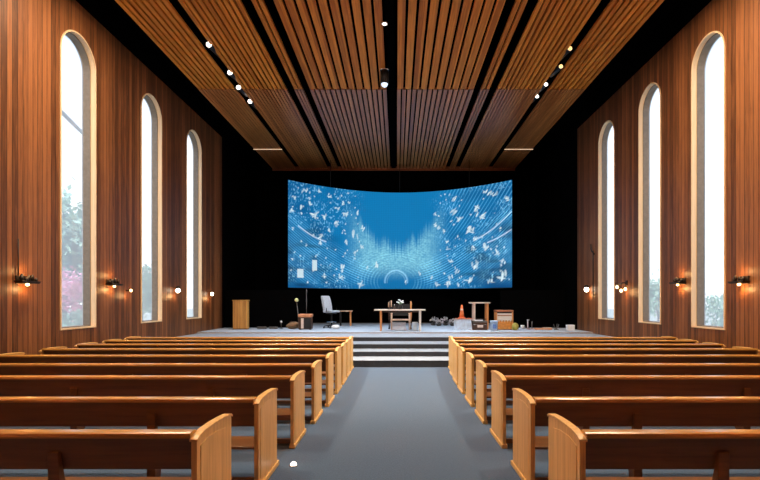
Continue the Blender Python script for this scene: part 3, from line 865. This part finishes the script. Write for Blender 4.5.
# silver dried flower clumps
def flower_clump(px, Y, R, label, seed):
    rd = random.Random(seed)
    t = thing('dried_flowers', label, 'flowers', on_stage(px, Y), 0, 'silvery dried flowers on the stage')
    MB().lathe([(.09, 0), (.12, .08), (.13, .09)], 14).build('pot', M['cable'], t)
    s_, p_ = MB(), MB()
    for k in range(26):
        a, el = rd.uniform(0, 2 * PI), rd.uniform(.15, 1.4)
        d = Vector((math.cos(a) * math.cos(el), math.sin(a) * math.cos(el), math.sin(el)))
        e = Vector((0, 0, .09)) + d * R * rd.uniform(.6, 1.0)
        s_.tube([(0, 0, .09), tuple(e)], .005, 4)
        for j in range(7):
            w = Vector((rd.uniform(-1, 1), rd.uniform(-1, 1), rd.uniform(-1, 1))).normalized()
            n = w.cross(d).normalized() * .018
            q = e + w * .06
            p_.add([tuple(e), tuple((e + q) / 2 + n), tuple(q), tuple((e + q) / 2 - n), tuple((e + q) / 2 + w.cross(n) * .5)], [(0, 1, 4), (1, 2, 4), (2, 3, 4), (3, 0, 4)])
    s_.build('stems', M['cable'], t); p_.build('petals', M['silver'], t)
flower_clump(433.3, 22.6, .30, 'round silvery dried flower clump nearest the centre table', 1)
flower_clump(438.8, 22.2, .24, 'small silvery dried flower clump in the middle of its row', 2)
flower_clump(445.5, 22.6, .34, 'tallest silvery dried flower clump in its row', 3)
flower_clump(452.5, 22.2, .24, 'small silvery dried flower clump touching the cloth covered low table', 4)

# low table with cloth, cone, cloth
t = thing('low_table', 'low table under pale blue cloth bearing the orange cone', 'table', on_stage(463.5, 18.9))
b = MB(); pr = []
for k in range(64):
    a = k / 64 * 2 * PI
    ca_, sa = math.cos(a), math.sin(a)
    n_ = 7
    r = (abs(ca_) ** n_ + abs(sa) ** n_) ** (-1 / n_)
    pr.append((ca_ * r, sa * r, a))
for z, sc_, wv in ((.0, 1.03, .035), (.2, 1.0, .02), (.40, .97, .0)):
    b.v += [(x * (.33 * sc_ + wv * math.sin(a * 14)), .22 + y * (.22 * sc_ + wv * math.sin(a * 14)), z) for x, y, a in pr]
for i in range(2):
    for k in range(64):
        b.f.append((i * 64 + k, i * 64 + (k + 1) % 64, (i + 1) * 64 + (k + 1) % 64, (i + 1) * 64 + k)); b.sm.append(True)
b.build('cloth', M['pale_blue'], t)
MB().box(-.36, .36, -.03, .47, .401, .44).build('tabletop', M['grey_board'], t, .006)
LT = PZ + .44
t = thing('traffic_cone', 'orange cone standing on the low cloth covered table', 'cone', ((461.8 - VX) * 19.05 / F, 19.05, LT + .035))
MB().box(-.13, .13, -.13, .13, 0, .025).build('base', M['cone'], t, .008)
MB().lathe([(.10, .026), (.075, .2), (.05, .36), (.035, .5), (.02, .52)], 24).build('body', M['cone'], t)
MB().lathe([(.064, .30), (.054, .37)], 24).build('band', M['cream'], t)
rd = random.Random(12); n = 20; b = MB()
for j in range(n):
    for i in range(n):
        x, y = (i / (n - 1) - .5) * .66, (j / (n - 1) - .5) * .40
        b.v.append((x, y, .012 + .02 * abs(math.sin(x * 17 + 1) * math.cos(y * 19)) * (1 if abs(x + .06) > .15 or abs(y + .0) > .15 else 0.4)))
for j in range(n - 1):
    for i in range(n - 1):
        b.f.append((j * n + i, j * n + i + 1, (j + 1) * n + i + 1, (j + 1) * n + i)); b.sm.append(True)
o = b.build('folded_cloth', M['red_cloth'], None, loc=((464 - VX) * 19.12 / F, 19.12, LT))
so = o.modifiers.new('solid', 'SOLIDIFY'); so.thickness = .01; so.offset = -1
tag(o, 'crumpled red-orange cloth spread under the cone', 'cloth')

# tall narrow table
t = thing('tall_stand', 'tall narrow open table with pale top right of the cone', 'table', on_stage(480.2, 19.5))
H_ = CZ - 1.2 * 19.5 / F - PZ
MB().box(-.40, .40, -.05, .45, H_ - .05, H_).build('tabletop', M['cream'], t, .006)
for sx in (-.235, .30):
    for sy in (0, .4):
        MB().box(sx - .035, sx + .035, sy - .03, sy + .03, 0, H_ - .051).build('leg', M['cream' if sx < 0 else 'orange_wood'], t, .004)
MB().box(-.2, .26, -.012, .012, .40, .43).build('crossbar', M['dark_wood'], t)
t = thing('equipment_crate', 'dark crate of gear in front of the tall narrow table', 'crate', on_stage(480, 19.0))
MB().box(-.29, .29, 0, .36, 0, .30).build('body', M['dark_wood'], t, .01)
MB().box(-.30, .30, -.01, .37, .301, .36).build('lid', M['cable'], t, .01)
MB().box(-.10, .12, -.013, -.001, .10, .20).build('name_plate', M['cream'], t)
for sx in (-.2, .2):
    MB().tube([(sx - .06, -.005, .24), (sx - .05, -.03, .22), (sx + .05, -.03, .22), (sx + .06, -.005, .24)], .008, 6).build('handle', M['chrome'], t)
b = MB(); b.box(-.16, .16, 0, .2, 0, .035); 
tag(b.build('paper_stack', M['white'], None, .004, loc=((479 - VX) * 19.1 / F, 19.1, PZ + .36)), 'stack of white papers on the dark equipment crate', 'papers')
t = thing('bucket', 'pale bucket with blue print between the dark crate and the keyboard', 'bucket', on_stage(494, 18.6))
MB().lathe([(.125, 0), (.15, .36), (.158, .36), (.158, .39)], 28).build('body', M['pale_blue'], t)
b = MB()
for k in range(9):
    a0, a1 = -PI / 2 - .5 + k / 9, -PI / 2 - .5 + (k + 1) / 9
    b.add([(.142 * math.cos(a0), .142 * math.sin(a0), .09), (.142 * math.cos(a1), .142 * math.sin(a1), .09), (.151 * math.cos(a1), .151 * math.sin(a1), .25), (.151 * math.cos(a0), .151 * math.sin(a0), .25)], [(0, 1, 2, 3)])
b.build('print', M['blue_print'], t)
MB().tube([(.155 * math.cos(a * PI / 10), .02 * 0 - .10 * math.sin(a * PI / 10), .37 - .06 * math.sin(a * PI / 10)) for a in range(11)], .006, 6).build('handle', M['chrome'], t)

t = thing('upright_organ', 'small upright organ with white front and red-brown lid', 'organ', on_stage(505, 19.1))
MB().box(-.30, .28, .02, .40, .02, .36).build('pedal_case', M['amber'], t, .01)
for k in range(5):
    xx = -.24 + k * .115
    MB().tube([(xx, .012, .33), (xx, -.02, .37)], .022, 8).build('knob', M['white_wood'], t)
MB().box(-.35, -.31, .0, .42, 0, .70).build('side_panel', M['orange_wood'], t, .008)
MB().box(.29, .33, .0, .42, 0, .70).build('side_panel', M['orange_wood'], t, .008)
MB().box(-.305, .285, .04, .40, .38, .66).build('front_panel', M['white_wood'], t, .008)
MB().box(-.29, .27, .02, .039, .55, .585).build('music_ledge', M['red_wood'], t, .004)
MB().box(-.30, .28, .05, .40, .661, .72).build('key_slot', M['speaker_cloth'], t)
MB().box(-.36, .34, -.02, .44, .721, .785).build('lid', M['red_wood'], t, .015)
MB().box(-.30, .28, .05, .38, 0, .019).build('plinth', M['dark_wood'], t)
rd = random.Random(2); b = MB(); b.ball((0, 0, .14), .17, 16, 12, (.8, .7, .9), .05, rd); b.v = [(x, y, max(0, z)) for x, y, z in b.v]
tag(b.build('cloth_pouch', M['olive'], None, loc=on_stage(515.2, 18.9)), 'olive cloth pouch leaning at the right side of the organ', 'pouch')

t = thing('white_mug', 'white mug standing alone on the stage right of the organ', 'mug', on_stage(522.3, 19.9))
MB().lathe([(.06, 0), (.075, .15), (.068, .15), (.055, .02), (.001, .02)], 20).build('body', M['white'], t)
MB().tube([(.07, 0, .12), (.11, 0, .11), (.11, 0, .05), (.066, 0, .04)], .01, 8).build('handle', M['white'], t)
t = thing('metal_stand', 'short silver stand with dark post right of the white mug', 'stand', on_stage(529.2, 19.6))
MB().box(-.14, .18, -.08, .08, 0, .025).build('base', M['red_wood'], t, .006)
MB().tube([(-.06, 0, .026), (-.06, 0, .36)], .022, 10).build('post', M['silver'], t)
MB().tube([(.11, 0, .026), (.11, 0, .32)], .018, 10).build('dark_post', M['cable'], t)
MB().box(-.09, .0, -.03, .03, .361, .39).build('clamp', M['silver'], t)
t = thing('flat_board', 'low tan board lying on the stage right of the silver stand', 'board', on_stage(545, 19.4))
MB().box(-.40, .25, -.15, .15, 0, .05).build('board', M['orange_wood'], t, .006)
MB().box(-.08, .25, -.14, .14, .051, .08).build('pad', M['cream'], t, .006)
t = thing('forked_stand', 'small dark forked stand on the stage close to right wall', 'stand', on_stage(556.5, 19.2))
MB().lathe([(.1, 0), (.1, .02), (.02, .04)], 16).build('base', M['cable'], t)
for e in ((-.12, .22), (.02, .24), (.1, .22)):
    MB().tube([(0, 0, .03), (e[0] * .7, 0, .12), (e[0], 0, e[1])], .012, 6).build('prong', M['cable'], t)
t = thing('white_case', 'small white case on the stage beside the right board wall', 'case', on_stage(571.3, 18.6))
MB().box(-.14, .14, 0, .22, 0, .15).build('body', M['white'], t, .02, 3)
MB().box(-.145, .145, -.005, .225, .151, .22).build('lid', M['white'], t, .02, 3)

# ------------------------------------------------------------------ outside the windows
structure(MB().box(-90, 90, -60, 120, -0.45, -0.12).build('ground', M['ground']), 'pale dry ground outside the windows')
def tree(name, label, loc, h, rx, mat, n, leaf, seed, cat='tree', trunk=True):
    rd = random.Random(seed)
    t = thing(name, label, cat, loc, 0, 'plants outside the windows')
    tk = MB()
    tk.tube([(0, 0, 0), (.1, 0, h * .3), (-.05, .05, h * .55), (0, 0, h * .8)], [h * .03, h * .024, h * .016, h * .006], 8)
    for k in range(7):
        a = k * 2.4
        tk.tube([(0, 0, h * (.3 + .05 * k)), (rx * .4 * math.cos(a), rx * .4 * math.sin(a), h * (.5 + .05 * k)), (rx * .7 * math.cos(a), rx * .7 * math.sin(a), h * (.58 + .05 * k))], [h * .01, h * .006, h * .003], 5)
    tk.build('trunk' if trunk else 'stems', M['bark'], t)
    b = MB()
    cl = [(rd.gauss(0, .42) * rx, rd.gauss(0, .42) * rx, h * rd.uniform(.35 if trunk else .12, .95)) for _ in range(16)]
    for k in range(n):
        c = rd.choice(cl)
        p = Vector((c[0] + rd.gauss(0, rx * .2), c[1] + rd.gauss(0, rx * .2), max(.1, c[2] + rd.gauss(0, h * .07))))
        d = Vector((rd.gauss(0, 1), rd.gauss(0, 1), rd.gauss(0, 1))).normalized()
        s_ = d.cross(Vector((rd.gauss(0, 1), rd.gauss(0, 1), rd.gauss(0, 1)))).normalized()
        l = leaf * rd.uniform(.6, 1.3)
        b.add([tuple(p), tuple(p + d * l * .5 + s_ * l * .3), tuple(p + d * l), tuple(p + d * l * .5 - s_ * l * .3)], [(0, 1, 2, 3)])
    b.build('foliage', mat, t)
tree('garden_tree', 'pale green tree outside the left window with the pink shrub', (-19.6, 28.0, -.12), 7.8, 2.6, M['leaf_grey'], 8000, .42, 1)
tree('flowering_shrub', 'pink flowering shrub outside the first left window', (-15.6, 22.5, -.12), 3.4, 1.9, M['pink'], 2600, .22, 2, 'shrub', False)
tree('garden_shrub', 'low green shrub before the pink shrub outside the left window', (-12.6, 19.2, -.12), 1.5, .8, M['leaf'], 1200, .16, 3, 'shrub', False)
tree('garden_tree', 'grey green tree outside the middle left window', (-17.6, 33.0, -.12), 4.2, 2.4, M['leaf_grey'], 3000, .3, 4)
tree('garden_shrub', 'green shrub outside the widest right window', (15.6, 22.5, -.12), 2.4, 1.3, M['leaf_grey'], 1800, .22, 5, 'shrub', False)
tree('garden_tree', 'faint tree outside the middle right window', (16.8, 31, -.12), 3.2, 1.7, M['leaf_grey'], 1600, .28, 6)
t = thing('overhead_cable', 'dark cable slanting down across the first left window', 'cable', (-22.8, 40, -.12))
pts = []
for k in range(13):
    u = k / 12
    q = Vector((-22.8, 40, 12.4)).lerp(Vector((-7.8, 9.23, 6.78)), u); q.z -= .0
    pts.append(tuple(q - Vector((-22.8, 40, -.12))))
MB().tube(pts, .07, 8).build('cable', M['cable'], t)
MB().tube([(0, 0, 0), (0, 0, 12.8)], [.16, .11], 12).build('pole', M['bark'], t)

# ------------------------------------------------------------------ world and lights
w = bpy.data.worlds.new('sky'); sc.world = w; w.use_nodes = True
N, L = w.node_tree.nodes, w.node_tree.links
bg = N['Background']
tc = N.new('ShaderNodeTexCoord'); sp = N.new('ShaderNodeSeparateXYZ'); rp = N.new('ShaderNodeValToRGB')
L.new(tc.outputs['Generated'], sp.inputs[0]); L.new(sp.outputs['Z'], rp.inputs['Fac'])
rp.color_ramp.elements[0].position = 0.20; rp.color_ramp.elements[0].color = (1, 1, 1, 1)
rp.color_ramp.elements[1].position = 0.5; rp.color_ramp.elements[1].color = (0.42, 0.60, 0.95, 1)
L.new(rp.outputs[0], bg.inputs['Color'])
bg.inputs['Strength'].default_value = 1.95
s = bpy.data.lights.new('sun', 'SUN'); s.energy = 2.0; s.angle = 0.3; s.color = (1, .95, .88)
so = bpy.data.objects.new('sun', s); COL.objects.link(so); so.rotation_euler = (math.radians(38), 0, math.radians(-20)); so.location = (0, 0, 30)


def area(name, loc, rot, size, energy, col, spread=180, size_y=None):
    l = bpy.data.lights.new(name, 'AREA'); l.energy = energy; l.color = col; l.size = size; l.spread = math.radians(spread)
    if size_y:
        l.shape = 'RECTANGLE'; l.size_y = size_y
    else:
        l.shape = 'DISK'
    o = bpy.data.objects.new(name, l); COL.objects.link(o); o.location = loc; o.rotation_euler = rot
    return o


WARM, NEUT, COOL = (1.0, .76, .50), (1.0, .92, .84), (.80, .90, 1.0)
for yy in (7.0, 10.2):  # added fills without fixtures, out of view, brightening pews and aisle
    for xx in (-5.12, 4.88):
        area('hall_fill', (xx, yy, ZT - .05), (0, 0, 0), .5, 400 if yy < 8 else 300, WARM)
    area('hall_fill', (CX, yy, ZT - .05), (0, 0, 0), .5, 190 if yy < 8 else 330, NEUT)
for xx in (-3.6, -1.3, 1.3, 3.6):  # added fills without fixtures that brighten the stage floor
    area('stage_fill', (xx, 18.0, ZT - .1), (math.radians(-4), 0, 0), .4, 125, COOL, 95)
# added unseen fills beside and behind the camera, brightening the slats overhead
for yy in (-2.0, 0.6, 3.2):
    for sg in (-1, 1):
        area('ceiling_fill', (sg * 6.9, yy, 2.9), (0, PI + sg * math.radians(46), 0), .5, 500, WARM, 125)

cd = bpy.data.cameras.new('camera')
cd.sensor_width = 36.0
cd.lens = F / 760.0 * 36.0
cd.shift_x = -(VX - 380.0) / 760.0
cd.shift_y = (VY - 240.0) / 760.0
cd.clip_end = 400
cam = bpy.data.objects.new('camera', cd); COL.objects.link(cam)
cam.location = (0, 0, CZ); cam.rotation_euler = (PI / 2, 0, 0)
sc.camera = cam
sc.view_settings.view_transform = 'Standard'
sc.view_settings.look = 'None'
sc.view_settings.exposure = 0.0
sc.view_settings.gamma = 1.0
sc.view_settings.use_curve_mapping = False
